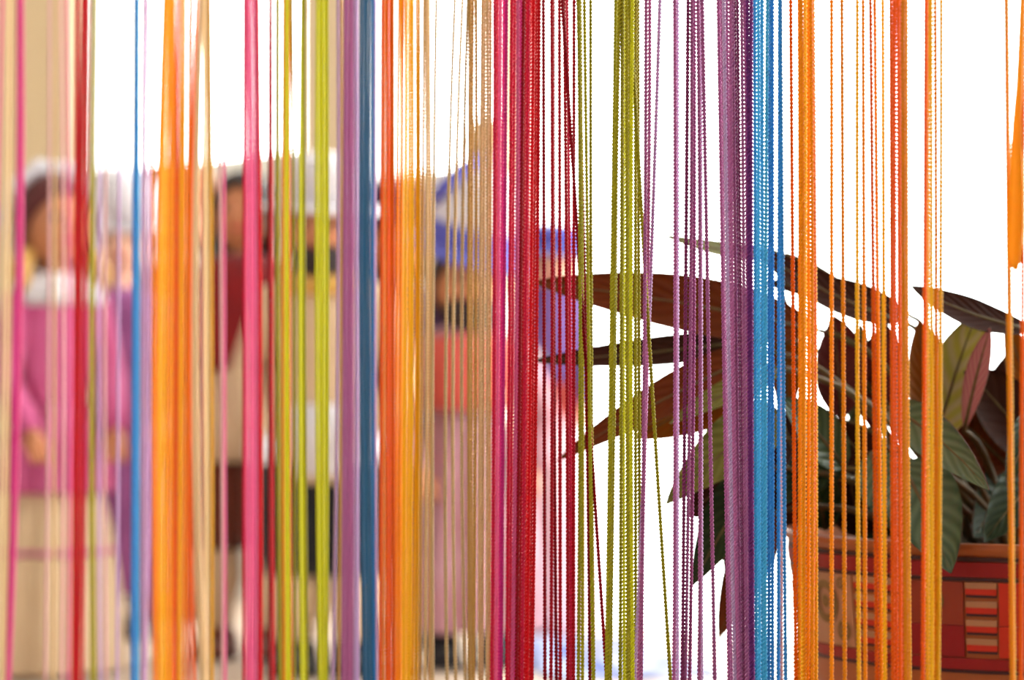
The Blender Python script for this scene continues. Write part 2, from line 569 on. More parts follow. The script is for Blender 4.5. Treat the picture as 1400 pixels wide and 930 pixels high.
def band(z0, z1, r, m, name, a0=-180, a1=180, n=72):
    mb = MB()
    full = a1 - a0 >= 359
    cnt = n if full else max(4, int(n * (a1 - a0) / 360) + 2)
    vs, fs = [], []
    pr = [(z0, -0.0006), (z0, r), (z1, r), (z1, -0.0006)]
    for i in range(cnt + (0 if full else 1)):
        a = math.radians(a0 + (a1 - a0) * i / cnt)
        for z, dr in pr:
            R = prad(z) + dr
            vs.append((R * math.sin(a), -R * math.cos(a), z))
    tot = cnt if full else cnt + 1
    for i in range(cnt):
        j = (i + 1) % tot
        for e in range(3):
            fs.append((i * 4 + e, i * 4 + e + 1, j * 4 + e + 1, j * 4 + e))
    if not full:
        fs.append((0, 1, 2, 3))
        fs.append(tuple(cnt * 4 + e for e in (3, 2, 1, 0)))
    mb.add(vs, fs)
    return mb.build(name, m, pot, False)


zz = lambda z: z - TABLE_Z
band(zz(-0.0735), zz(-0.0717), 0.0012, m_pdark, 'dark_ring')
band(zz(-0.0805), zz(-0.0739), 0.0016, m_pred, 'red_ring')
band(zz(-0.0823), zz(-0.0808), 0.0012, m_pdark, 'dark_ring')
band(zz(-0.1218), zz(-0.1168), 0.0016, m_pred, 'red_ring')
band(zz(-0.1235), zz(-0.1221), 0.0012, m_pdark, 'dark_ring')
PZ0, PZ1 = zz(-0.1162), zz(-0.0828)


def ring_on_pot(ad, z, r0, r1, m, off):
    vs, fs = [], []
    n = 24
    for i in range(n):
        a = 2 * math.pi * i / n
        for r in (r0, r1):
            zc = z + r * math.sin(a)
            R = prad(zc) + off
            th = math.radians(ad) + r * math.cos(a) / R
            vs.append((R * math.sin(th), -R * math.cos(th), zc))
    for i in range(n):
        j = (i + 1) % n
        fs.append((2 * i, 2 * j, 2 * j + 1, 2 * i + 1))
    MB().add(vs, fs).build('painted_ring', m, pot, False)


def swirl_panel(a0, a1):
    band(PZ0, PZ1, 0.0008, m_pbeige, 'beige_panel', a0, a1)
    w = a1 - a0
    for f, z, r in ((0.66, .70, .0100), (0.88, .22, .0048), (0.88, .88, .0026), (.30, .2, .005)):
        zc = PZ0 + (PZ1 - PZ0) * z
        if z > .6 and r > .008:
            zc = PZ0 + (PZ1 - PZ0) * .60
        ring_on_pot(a0 + w * f, zc, r * 0.62, r, m_polive, 0.0014)
        ring_on_pot(a0 + w * f, zc, r * 0.05, r * 0.30, m_polive, 0.0014)


def stripe_panel(a0, a1):
    h = (PZ1 - PZ0) / 12
    for i in range(12):
        m, r = ((m_pdark, 0.0004), (m_pred2, 0.001), (m_pbeige, 0.0014))[i % 3]
        hh = 0.45 if i % 3 == 0 else 1.0
        band(PZ0 + h * (i + (1 - hh)), PZ0 + h * (i + 1), r, m, 'stripe', a0, a1)


def red_panel(a0, a1, circle=True):
    mid = PZ0 + (PZ1 - PZ0) * 0.42
    band(PZ0, mid, 0.0016, m_pred2 if not circle else m_pred, 'red_panel', a0, a1)
    band(mid + 0.0003, PZ1, 0.0014, m_pbrown if circle else m_pred2, 'brown_panel' if circle else 'red_panel', a0, a1)
    if circle:
        ring_on_pot((a0 + a1) / 2, PZ0 + (PZ1 - PZ0) * .74, .0032, .0042, m_polive, 0.0019)


for base in (-98, 82):
    swirl_panel(base + 12, base + 42)
    stripe_panel(base + 43, base + 58)
    red_panel(base + 59, base + 72)
    stripe_panel(base + 72.5, base + 79.5)
    red_panel(base + 80, base + 96, False)
    stripe_panel(base + 96.5, base + 106)
    red_panel(base + 107, base + 120)
    stripe_panel(base + 121, base + 136)
    swirl_panel(base + 137, base + 167)
    stripe_panel(base + 168, base + 191)
mb = MB()
mb.lathe([(0.1055, RIM - 0.0215), (0.09, RIM - 0.012), (0.05, RIM - 0.006), (0.001, RIM - 0.005)], 36, caps=False)
mb.build('soil', m_soil, plant)


def leaf_mat(name, c1, c2, rough=0.35, transl=0.25, vein=9.0, vm=0.5):
    spec = 0.12 if 'dark' in name or 'green' not in name else 0.35
    m = bpy.data.materials.new(name)
    m.use_nodes = True
    nt = m.node_tree
    b = nt.nodes['Principled BSDF']
    out = nt.nodes['Material Output']
    b.inputs['Roughness'].default_value = rough
    b.inputs['Specular IOR Level'].default_value = spec
    uv = nt.nodes.new('ShaderNodeUVMap')
    uv.uv_map = 'UVMap'
    sp = nt.nodes.new('ShaderNodeSeparateXYZ')
    nt.links.new(uv.outputs[0], sp.inputs[0])
    ab = nt.nodes.new('ShaderNodeMath'); ab.operation = 'ABSOLUTE'
    nt.links.new(sp.outputs[0], ab.inputs[0])
    mu = nt.nodes.new('ShaderNodeMath'); mu.operation = 'MULTIPLY_ADD'
    mu.inputs[1].default_value = -0.28
    nt.links.new(ab.outputs[0], mu.inputs[0])
    nt.links.new(sp.outputs[1], mu.inputs[2])
    sc = nt.nodes.new('ShaderNodeMath'); sc.operation = 'MULTIPLY'
    sc.inputs[1].default_value = vein * 6.283
    nt.links.new(mu.outputs[0], sc.inputs[0])
    sn = nt.nodes.new('ShaderNodeMath'); sn.operation = 'SINE'
    nt.links.new(sc.outputs[0], sn.inputs[0])
    mr = nt.nodes.new('ShaderNodeMapRange')
    mr.inputs[1].default_value = -1
    mr.inputs[2].default_value = 1
    mr.inputs[3].default_value = 0
    mr.inputs[4].default_value = vm
    nt.links.new(sn.outputs[0], mr.inputs[0])
    nz = nt.nodes.new('ShaderNodeTexNoise')
    nz.inputs['Scale'].default_value = 35
    tc = nt.nodes.new('ShaderNodeTexCoord')
    nt.links.new(tc.outputs['Object'], nz.inputs['Vector'])
    ad = nt.nodes.new('ShaderNodeMath'); ad.operation = 'MULTIPLY_ADD'
    ad.inputs[1].default_value = 0.6
    nt.links.new(nz.outputs['Fac'], ad.inputs[0])
    nt.links.new(mr.outputs[0], ad.inputs[2])
    mx = nt.nodes.new('ShaderNodeMix'); mx.data_type = 'RGBA'
    mx.inputs[6].default_value = (*c1, 1)
    mx.inputs[7].default_value = (*c2, 1)
    nt.links.new(ad.outputs[0], mx.inputs[0])
    nt.links.new(mx.outputs[2], b.inputs['Base Color'])
    bp = nt.nodes.new('ShaderNodeBump')
    bp.inputs['Strength'].default_value = 0.25
    bp.inputs['Distance'].default_value = 0.001
    nt.links.new(sn.outputs[0], bp.inputs['Height'])
    nt.links.new(bp.outputs[0], b.inputs['Normal'])
    tr = nt.nodes.new('ShaderNodeBsdfTranslucent')
    nt.links.new(mx.outputs[2], tr.inputs[0])
    ms = nt.nodes.new('ShaderNodeMixShader')
    ms.inputs[0].default_value = transl
    nt.links.new(b.outputs[0], ms.inputs[1])
    nt.links.new(tr.outputs[0], ms.inputs[2])
    nt.links.new(ms.outputs[0], out.inputs[0])
    return m


LM = {
    'maroon': leaf_mat('leaf_maroon', (0.10, 0.018, 0.004), (0.17, 0.042, 0.006), 0.6, 0.12, 9, 0.25),
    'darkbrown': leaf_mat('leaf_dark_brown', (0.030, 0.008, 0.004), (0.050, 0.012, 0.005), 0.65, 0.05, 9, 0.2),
    'ochre': leaf_mat('leaf_ochre', (0.26, 0.10, 0.005), (0.34, 0.06, 0.005), 0.55, 0.18, 9, 0.2),
    'plum': leaf_mat('leaf_plum', (0.11, 0.018, 0.020), (0.17, 0.038, 0.032), 0.6, 0.10, 9, 0.2),
    'green': leaf_mat('leaf_green', (0.020, 0.050, 0.018), (0.085, 0.13, 0.065), 0.38, 0.08, 8, 0.6),
    'palegreen': leaf_mat('leaf_pale_green', (0.04, 0.085, 0.035), (0.13, 0.18, 0.10), 0.38, 0.12, 8, 0.6),
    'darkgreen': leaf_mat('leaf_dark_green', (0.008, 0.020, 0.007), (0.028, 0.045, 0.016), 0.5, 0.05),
    'olive': leaf_mat('leaf_olive', (0.10, 0.11, 0.018), (0.20, 0.19, 0.05), 0.35, 0.15),
    'limepale': leaf_mat('leaf_lime', (0.55, 0.55, 0.03), (0.70, 0.62, 0.30), 0.45, 0.45, 6, 0.6),
    'pinkish': leaf_mat('leaf_pinkish', (0.40, 0.09, 0.13), (0.52, 0.24, 0.20), 0.5, 0.22),
}
m_stem = mat('leaf_stem', (0.14, 0.06, 0.03), 0.5, (0.10, 0.10, 0.03), 60, 0, 0.1)


def bez(a, b, c, t):
    return a * (1 - t) ** 2 + b * (2 * t * (1 - t)) + c * t * t


def leaf(bx, by, bd, tx, ty, td, w, front, back, sag=0.0, roll=0.0, cup=0.25, stem=True, wave=0.0, peak=0.8, dsag=0.0):
    """w: full visible width in pixels; front is the side towards the viewer"""
    A, Bp = P(bx, by, bd), P(tx, ty, td)
    mpx = (bd + td) / 2 / F
    Cp = (A + Bp) / 2 + Vector((0, dsag, -sag * mpx * 2))
    nv, nu = 16, 8
    half = w * mpx / 2 / max(0.35, abs(math.cos(math.radians(roll))))
    top, uvs = [], []
    nrm = []
    for i in range(nv + 1):
        t = i / nv
        p = bez(A, Cp, Bp, t)
        tan = (bez(A, Cp, Bp, min(1, t + .02)) - bez(A, Cp, Bp, max(0, t - .02))).normalized()
        B0 = tan.cross(Vector((0, 1, 0)))
        if B0.length < 1e-4:
            B0 = Vector((1, 0, 0))
        B0.normalize()
        N0 = B0.cross(tan).normalized()
        if N0.y > 0:
            N0 = -N0
        r = math.radians(roll)
        Bv = B0 * math.cos(r) + N0 * math.sin(r)
        Nn = N0 * math.cos(r) - B0 * math.sin(r)
        pr = max(0.02, math.sin(math.pi * t ** peak) ** 0.75 * (1 - 0.15 * t))
        for j in range(nu + 1):
            e = (j / nu - 0.5) * 2
            q = p + Bv * (e * half * pr) + Nn * (cup * half * pr * e * e)
            q += Nn * (wave * half * 0.25 * math.sin(t * 17 + e * 2) * abs(e))
            top.append(q - PC)
            nrm.append(Nn)
            uvs.append((e, t))
    m = nu + 1
    th = 0.00025
    vs = [q + n * th for q, n in zip(top, nrm)] + [q - n * th for q, n in zip(top, nrm)]
    N = len(top)
    fs, mi = [], []
    for i in range(nv):
        for j in range(nu):
            a, b, c, d = i * m + j, i * m + j + 1, (i + 1) * m + j + 1, (i + 1) * m + j
            fs.append((a, b, c, d)); mi.append(0)
            fs.append((N + d, N + c, N + b, N + a)); mi.append(1)
    edge = [j for j in range(m)] + [i * m + nu for i in range(1, nv + 1)] + [nv * m + j for j in range(nu - 1, -1, -1)] + [i * m for i in range(nv - 1, 0, -1)]
    for a, b in zip(edge, edge[1:] + edge[:1]):
        fs.append((a, b, N + b, N + a)); mi.append(1)
    mb = MB()
    mb.v, mb.f, mb.m = vs, fs, mi
    mb.uv = uvs + uvs
    lf = mb.build('leaf', [LM[front], LM[back]], plant)
    # midrib
    MB().tube([bez(A, Cp, Bp, t) - PC for t in (0, .25, .5, .75, .96)], [.0010, .0009, .0007, .0005, .0003], 6).build('midrib', m_stem, lf)
    if stem:
        a = A - PC
        g = Vector((a.x * 0.25 + random.uniform(-.02, .02), a.y * 0.25 + random.uniform(-.02, .02), RIM - 0.012))
        r2 = math.hypot(g.x, g.y)
        if r2 > 0.08:
            g.x *= .08 / r2
            g.y *= .08 / r2
        c = Vector((a.x * 0.45 + g.x * .5, a.y * 0.45 + g.y * .5, max(a.z, RIM + .02) * 0.9 + 0.02))
        MB().tube([bez(g, c, a, t) for t in (0, .15, .3, .45, .6, .75, .9, 1)], [.0022, .0021, .002, .0019, .0017, .0015, .0013, .0011], 8).build('leaf_stem', m_stem, lf)
    return lf


# upper left sprays
leaf(1120, 452, 1.10, 728, 386, 1.07, 84, 'maroon', 'green', -6, 10, 0.1)
leaf(1060, 462, 1.11, 725, 494, 1.08, 44, 'darkbrown', 'green', 4, 20, 0.2)
leaf(1050, 480, 1.08, 762, 630, 1.05, 60, 'maroon', 'green', -8, 20, 0.2, peak=0.65)
leaf(1045, 500, 1.09, 868, 600, 1.08, 92, 'ochre', 'olive', 0, 10, 0.25)
leaf(1070, 505, 1.06, 915, 580, 1.04, 36, 'olive', 'maroon', -4, 30, 0.2)
leaf(1070, 565, 1.06, 910, 690, 1.03, 84, 'olive', 'plum', -10, 10, 0.3, peak=.7)
leaf(1060, 600, 1.08, 938, 706, 1.06, 92, 'darkbrown', 'green', 2, 0, 0.25, peak=.9)
leaf(1045, 640, 1.07, 946, 802, 1.05, 74, 'darkgreen', 'maroon', -8, 20, 0.3, peak=.75)
leaf(1060, 700, 1.09, 983, 872, 1.07, 62, 'maroon', 'green', -6, 20, 0.3)
leaf(1080, 640, 1.10, 990, 780, 1.10, 90, 'darkbrown', 'green', -6, 0, 0.3)
leaf(1075, 348, 1.12, 905, 321, 1.08, 24, 'olive', 'maroon', 8, 35, 0.2)
leaf(1235, 440, 1.10, 1020, 332, 1.08, 50, 'darkbrown', 'green', 12, 20, 0.2, peak=.9)
leaf(1240, 430, 1.13, 1040, 388, 1.11, 44, 'darkbrown', 'green', -10, 10, 0.2)
leaf(1420, 452, 1.06, 1245, 391, 1.03, 44, 'darkbrown', 'green', 9, 15, 0.2, peak=1.15, wave=.12)
# rounded leaf backs in the middle
leaf(1150, 575, 1.12, 1140, 431, 1.10, 84, 'plum', 'green', 0, 15, 0.35, peak=1.1)
leaf(1165, 590, 1.14, 1176, 440, 1.12, 40, 'green', 'plum', 0, 20, 0.35, peak=1.1)
leaf(1195, 590, 1.13, 1212, 442, 1.11, 84, 'plum', 'green', 0, -10, 0.35, peak=1.1)
leaf(1075, 560, 1.13, 1070, 400, 1.12, 50, 'ochre', 'maroon', 0, 10, 0.3)
leaf(1272, 600, 1.12, 1256, 438, 1.09, 62, 'ochre', 'green', 0, 10, 0.3, peak=1.1)
leaf(1275, 615, 1.08, 1336, 428, 1.06, 92, 'limepale', 'plum', -10, 10, 0.3, peak=1.05)
leaf(1318, 590, 1.055, 1354, 448, 1.045, 32, 'pinkish', 'green', -8, -20, 0.3, peak=1.05)
leaf(1215, 558, 1.05, 1352, 670, 0.985, 62, 'palegreen', 'plum', -14, 25, 0.3, peak=.85)
leaf(1232, 632, 1.04, 1300, 784, 0.995, 112, 'green', 'plum', -8, 5, 0.3, peak=.85)
leaf(1190, 620, 1.05, 1236, 735, 1.02, 70, 'green', 'plum', -4, 20, 0.3)
leaf(1430, 650, 1.08, 1318, 508, 1.06, 90, 'darkbrown', 'green', -14, 10, 0.3, peak=1.1)
leaf(1425, 590, 1.10, 1374, 440, 1.09, 60, 'ochre', 'green', -4, 10, 0.3)
leaf(1425, 560, 1.03, 1376, 665, 1.00, 48, 'darkgreen', 'plum', -8, 15, 0.3)
leaf(1440, 640, 1.05, 1345, 742, 1.02, 84, 'darkgreen', 'plum', -10, 10, 0.3)
leaf(1380, 640, 1.09, 1300, 560, 1.08, 90, 'maroon', 'green', 0, 0, 0.3)
leaf(1390, 650, 1.10, 1330, 735, 1.06, 90, 'darkgreen', 'plum', 0, 0, 0.3)
leaf(1155, 640, 1.08, 1066, 545, 1.05, 66, 'green', 'plum', -8, 15, 0.3)
leaf(1150, 600, 1.10, 1070, 690, 1.07, 80, 'darkgreen', 'plum', -8, 0, 0.3)
leaf(1210, 650, 1.09, 1125, 570, 1.08, 60, 'darkbrown', 'green', 0, 0, 0.3)
# inner leaves over the soil, added to block light; dark colours stand for shade
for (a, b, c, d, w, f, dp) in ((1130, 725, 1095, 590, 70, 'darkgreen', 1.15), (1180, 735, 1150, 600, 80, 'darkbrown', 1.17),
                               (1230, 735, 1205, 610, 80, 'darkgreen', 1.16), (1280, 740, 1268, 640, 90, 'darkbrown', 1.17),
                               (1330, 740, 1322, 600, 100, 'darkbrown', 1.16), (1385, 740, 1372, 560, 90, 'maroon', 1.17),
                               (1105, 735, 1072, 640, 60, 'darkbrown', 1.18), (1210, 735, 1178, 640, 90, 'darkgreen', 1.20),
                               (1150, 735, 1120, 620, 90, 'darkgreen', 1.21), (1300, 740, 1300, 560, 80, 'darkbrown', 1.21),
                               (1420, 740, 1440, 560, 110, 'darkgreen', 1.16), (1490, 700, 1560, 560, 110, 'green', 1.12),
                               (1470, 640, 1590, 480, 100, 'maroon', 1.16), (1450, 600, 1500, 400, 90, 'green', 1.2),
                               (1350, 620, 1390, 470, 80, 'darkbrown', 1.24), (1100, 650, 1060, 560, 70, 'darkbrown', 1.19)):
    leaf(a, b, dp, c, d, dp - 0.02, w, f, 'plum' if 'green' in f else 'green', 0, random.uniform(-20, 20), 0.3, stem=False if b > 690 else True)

# ------------------------------------------------------------------ dolls on the table
SK = mat('doll_skin', (0.72, 0.42, 0.30), 0.5, (0.68, 0.37, 0.26), 40)
SKD = mat('doll_tanned_skin', (0.50, 0.20, 0.09), 0.5, (0.45, 0.17, 0.08), 40)
EYE = mat('doll_eye', (0.02, 0.012, 0.01), 0.2)
LIP = mat('doll_lip', (0.50, 0.06, 0.06), 0.5)


def fab(name, c, c2=None, sc=60):
    return mat('fabric_' + name, c, 0.85, c2, sc, 0.4, 0.0, 0, 0.2, 0.2, 900)


FB = {
    'rust': fab('rust', (0.36, 0.09, 0.012), (0.26, 0.05, 0.010), 40),
    'white': fab('white', (0.66, 0.62, 0.66)), 'cream': fab('cream', (0.58, 0.42, 0.27), (0.52, 0.36, 0.22)), 'blush': fab('blush', (0.80, 0.50, 0.56), (0.82, 0.62, 0.68), 30), 'maroon': fab('maroon', (0.02, 0.004, 0.004), (0.34, 0.008, 0.012), 22),
    'pink': fab('pink', (0.36, 0.015, 0.12), (0.58, 0.14, 0.30), 26), 'palepink': fab('pale_pink', (0.30, 0.085, 0.11), (0.50, 0.30, 0.36), 24),
    'lilac': fab('lilac', (0.34, 0.10, 0.28), (0.12, 0.02, 0.09), 45), 'purple': fab('purple', (0.22, 0.11, 0.36), (0.16, 0.10, 0.30)),
    'black': fab('black', (0.010, 0.009, 0.012)), 'brown': fab('brown', (0.14, 0.030, 0.014)), 'red': fab('red', (0.48, 0.02, 0.025)),
    'gold': fab('gold', (0.58, 0.32, 0.07)), 'blue': fab('blue', (0.10, 0.10, 0.42), (0.07, 0.07, 0.32)), 'coral': fab('coral', (0.60, 0.10, 0.08)),
    'tan': fab('tan', (0.66, 0.46, 0.30)), 'green': fab('green', (0.12, 0.28, 0.08)), 'darkviolet': fab('dark_violet', (0.05, 0.02, 0.06)),
}
HAIR = {
    'burgundy': mat('hair_burgundy', (0.07, 0.010, 0.012), 0.5, (0.12, 0.02, 0.02), 300, 0.6),
    'brown': mat('hair_brown', (0.12, 0.035, 0.012), 0.5, (0.07, 0.02, 0.008), 300, 0.6),
    'black': mat('hair_black', (0.012, 0.008, 0.008), 0.5, (0.03, 0.01, 0.01), 300, 0.6),
    'blond': mat('hair_blond', (0.62, 0.36, 0.10), 0.5, (0.5, 0.26, 0.06), 300, 0.6),
    'grey': mat('hair_grey', (0.62, 0.52, 0.50), 0.6, (0.5, 0.4, 0.4), 300, 0.6),
}


def doll(name, label, px, d, rz=0.0):
    loc = P(px, 0, d * 1.18)
    loc.z = TABLE_Z
    o = empty(name, loc, rz)
    o.scale = (1.18, 1.18, 1.18)
    return tag(o, label, 'doll', 'dolls standing on the table')


def head(o, z, r, skin=SK, hair='brown', long=0.0, beard=None, sx=0.92):
    h = MB().ball((0, 0, z), r, sx, 0.95, 1.15).build('head', skin, o)
    MB().lathe([(r * .36, z - r * 1.5), (r * .34, z - r * 0.9)], 12).build('neck', skin, o)
    for s in (-1, 1):
        MB().ball((s * r * .36, -r * .84, z + r * .08), r * .11, 1, .6, 1.1, 10, 7).build('eye', EYE, h)
        MB().ball((s * r * .93, 0, z), r * .2, .5, .8, 1.2, 10, 7).build('ear', skin, h)
    MB().ball((0, -r * .95, z - r * .12), r * .12, .8, 1, 1.2, 10, 7).build('nose', skin, h)
    MB().ball((0, -r * .84, z - r * .50), r * .16, 1.3, .5, .5, 10, 7).build('mouth', LIP, h)
    # hair: a cap open over the face
    if hair:
        mb = MB()
        n, rings = 24, 10
        vs, fs = [], []
        for k2 in range(rings + 1):
            for i in range(n):
                a = 2 * math.pi * i / n
                front = max(0, -math.sin(a))       # 1 towards the face
                lowest = -0.55 - long + (1.15 + long) * (front ** 0.6)
                ph = math.pi / 2 - (math.pi / 2 - math.asin(max(-1, min(1, max(lowest, -0.9))))) * k2 / rings
                rr = r * 1.10
                zz_ = rr * math.sin(ph) * 1.15
                cr = rr * math.cos(ph)
                if lowest < -0.9 and k2 > rings * .6:
                    cr = max(cr, rr * .9)
                    zz_ = rr * (0.2 - (0.2 - lowest) * (k2 / rings - .6) / .4)
                vs.append((cr * math.cos(a) * .95, cr * math.sin(a) * .98, z + zz_))
        for k2 in range(rings):
            for i in range(n):
                j = (i + 1) % n
                fs.append((k2 * n + i, (k2 + 1) * n + i, (k2 + 1) * n + j, k2 * n + j))
        hh = mb.add(vs, fs).build('hair', HAIR[hair], o)
        sdm = hh.modifiers.new('thickness', 'SOLIDIFY')
        sdm.thickness = r * .08
    if beard:
        MB().ball((0, -r * .38, z - r * .78), r * .74, 1, .8, .9).build('beard', HAIR[beard], o)
    return h


def arms(o, zs, w, m, skin, fwd=0.03, down=0.085, r=.011, spread=.02):
    for s in (-1, 1):
        sh = Vector((s * w, 0, zs))
        el = Vector((s * (w + spread), -.004, zs - down * .6))
        wr = Vector((s * (w + spread * .3), -fwd, zs - down))
        a = MB().tube([sh + Vector((-s * .008, 0, .004)), sh, (sh + el) / 2, el, (el + wr) / 2, wr], [r * .8, r * 1.1, r * 1.05, r, r * .9, r * .85], 12).build('sleeve', m, o)
        dv = (wr - el).normalized()
        hb = MB().ball(wr + dv * .009, r * .75, .8, 1, 1.1, 12, 8)
        for f in range(4):
            q = wr + dv * .013 + Vector(((f - 1.5) * r * .34, 0, 0))
            hb.tube([q, q + dv * .007, q + dv * .012 + Vector((0, .002, -.002))], [r * .22, r * .2, r * .14], 6)
        q = wr + dv * .008 + Vector((-s * r * .6, 0, 0))
        hb.tube([q, q + dv * .005 + Vector((-s * .004, 0, 0))], [r * .24, r * .16], 6)
        hb.build('hand', skin, o)


def torso(o, z0, z1, w0, w1, m, name='bodice', dep=.68):
    prof = [(w0 * 1.0, z0), (w0 * .98, z0 + (z1 - z0) * .25), (w1 * .98, z0 + (z1 - z0) * .7), (w1 * .85, z1 - .008), (w1 * .35, z1)]
    return MB().lathe(prof, 24, (0, 0, 0), 1, dep).build(name, m, o)


def skirt(o, z0, z1, r0, r1, m, name='skirt', wob=.06, sy=.85):
    h = z1 - z0
    prof = [(r0 * .97, z0), (r0, z0 + .004), (r0 * .93 + r1 * .07, z0 + h * .3), (r0 * .6 + r1 * .4, z0 + h * .65), (r1, z1)]
    return MB().lathe(prof, 64, (0, 0, 0), 1, sy, wob, 12).build(name, m, o)


def legs(o, z0, z1, m, x=.017, r0=.009, r1=.013, name='stocking'):
    for s in (-1, 1):
        h = z1 - z0
        MB().lathe([(r0 * .9, z0), (r0, z0 + h * .25), (r0 * 1.35, z0 + h * .6), (r1, z1)], 14, (s * x, 0, 0)).build(name, m, o)


def shoes(o, h, m, x=.017, ln=.024, w=.0115):
    for s in (-1, 1):
        mb = MB().lathe([(w, 0), (w * 1.05, h * .3), (w * .9, h * .75), (w * .75, h)], 14, (s * x, 0, 0))
        mb.ball((s * x, -ln * .55, h * .3), w, 1, 1.3, h * .3 / w, 14, 9)
        mb.build('shoe', m, o)


def hat(o, z, rb, rc, hc, mb_, mc, tilt=(0, 0), band_m=None, dome=.5):
    """brim radius rb, crown radius rc and height hc; tilt in degrees about x and y"""
    M = Matrix.Translation((0, 0, z)) @ Matrix.Rotation(math.radians(tilt[0]), 4, 'X') @ Matrix.Rotation(math.radians(tilt[1]), 4, 'Y')
    br = MB().lathe([(rc * .9, -.001), (rb * .7, -.002), (rb, -.005), (rb, -.002), (rb * .7, .001), (rc * .9, .002)], 36, caps=False)
    br.v = [M @ v for v in br.v]
    br.build('hat_brim', mb_, o)
    cr = MB().lathe([(rc, 0), (rc * 1.0, hc * .5), (rc * .9, hc * .8), (rc * dome, hc * .97), (.001, hc)], 28)
    cr.v = [M @ v for v in cr.v]
    cr.build('hat_crown', mc, o)
    if band_m:
        bb = MB().lathe([(rc * 1.04, .001), (rc * 1.05, hc * .3), (rc * 1.0, hc * .32)], 28, caps=False)
        bb.v = [M @ v for v in bb.v]
        bb.build('hat_band', band_m, o)


# pink doll with a white bonnet ring and dark hair
A = doll('doll', 'doll with burgundy hair and white bonnet in a pink dress with cream skirt', 76, 1.70, 0.6)
shoes(A, .012, FB['brown'])
skirt(A, .004, .158, .050, .028, FB['cream'])
skirt(A, .088, .094, .0440, .0435, FB['pink'], 'hem_ribbon')
skirt(A, .135, .20, .042, .024, FB['pink'], 'peplum', .10)
torso(A, .175, .295, .025, .034, FB['pink'])
arms(A, .275, .030, FB['pink'], SKD, .03, .095, .012, .012)
MB().lathe([(.030, .272), (.036, .276), (.030, .290), (.014, .297)], 32, (0, 0, 0), 1, .8, .1, 10).build('lace_collar', FB['white'], A)
head(A, .334, .029, SKD, 'burgundy', .5)
mb = MB()
n = 40
vs, fs = [], []
for i in range(n):
    a = 2 * math.pi * i / n
    for (r, y) in ((.027, .006), (.040 + .002 * math.cos(10 * a), -.004), (.0415 + .002 * math.cos(10 * a), 0.0), (.029, .014)):
        vs.append((r * math.cos(a), y + .004, .336 + r * 1.08 * math.sin(a)))
for i in range(n):
    j = (i + 1) % n
    for e in range(4):
        f = (e + 1) % 4
        fs.append((i * 4 + e, j * 4 + e, j * 4 + f, i * 4 + f))
mb.add(vs, fs).build('bonnet_frill', FB['white'], A)
MB().ball((0, .008, .336), .030, 1, .8, 1.1).build('bonnet_cap', FB['white'], A)
for s in (-1, 1):
    MB().tube([(s * .026, -.006, .312), (s * .031, -.010, .296), (s * .029, -.012, .280)], [.007, .008, .004], 10).build('ringlet', HAIR['blond'], A)

# lilac doll with white cap
B = doll('doll', 'doll in a lilac patterned dress with a white cap and dark shoes', 164, 1.95, 0.15)
shoes(B, .022, FB['darkviolet'], .015)
legs(B, .018, .07, FB['lilac'])
skirt(B, .040, .185, .046, .024, FB['lilac'])
torso(B, .18, .298, .024, .034, FB['lilac'])
arms(B, .28, .034, FB['lilac'], SK, .03, .09)
head(B, .336, .027, SK, 'grey', .1)
hat(B, .352, .034, .031, .048, FB['white'], FB['white'], (8, 0))

# red capped doll with long dark hair
C = doll('doll', 'doll with long black hair in dark red jacket, cream blouse and brown breeches', 333, 1.81, -0.1)
shoes(C, .026, FB['brown'], .022, .026, .018)
legs(C, .02, .092, FB['cream'], .022, .015, .019)
for s in (-1, 1):
    MB().lathe([(.020, .086), (.026, .10), (.027, .13), (.025, .165)], 18, (s * .021, 0, 0)).build('breeches_leg', FB['brown'], C)
torso(C, .155, .238, .046, .040, FB['cream'], 'blouse')
torso(C, .226, .318, .048, .042, FB['maroon'], 'jacket')
arms(C, .298, .036, FB['maroon'], SKD, .03, .10, .012, .010)
head(C, .350, .027, SKD, 'black', 1.9)

# doll in black breeches with a white hat
D = doll('doll', 'doll in white hat with gold collar, cream jacket and black breeches', 443, 1.70, -0.1)
shoes(D, .030, FB['black'], .023, .028, .019)
legs(D, .022, .080, FB['cream'], .023, .017, .020)
for s in (-1, 1):
    MB().lathe([(.022, .074), (.027, .09), (.029, .12), (.026, .157)], 18, (s * .022, 0, 0)).build('breeches_leg', FB['black'], D)
torso(D, .142, .296, .041, .038, FB['cream'], 'jacket')
arms(D, .278, .039, FB['cream'], FB['white'], .034, .10, .013)
MB().lathe([(.030, .148), (.032, .20)], 16, (0, -.010, 0), .8, .75).build('apron', FB['white'], D)
MB().lathe([(.034, .280), (.037, .285), (.026, .297)], 28, (0, 0, 0), 1, .8, .06, 10).build('collar', FB['gold'], D)
head(D, .328, .029, SKD, 'brown', .35, 'black')
hat(D, .348, .047, .032, .038, FB['white'], FB['white'], (8, 4))

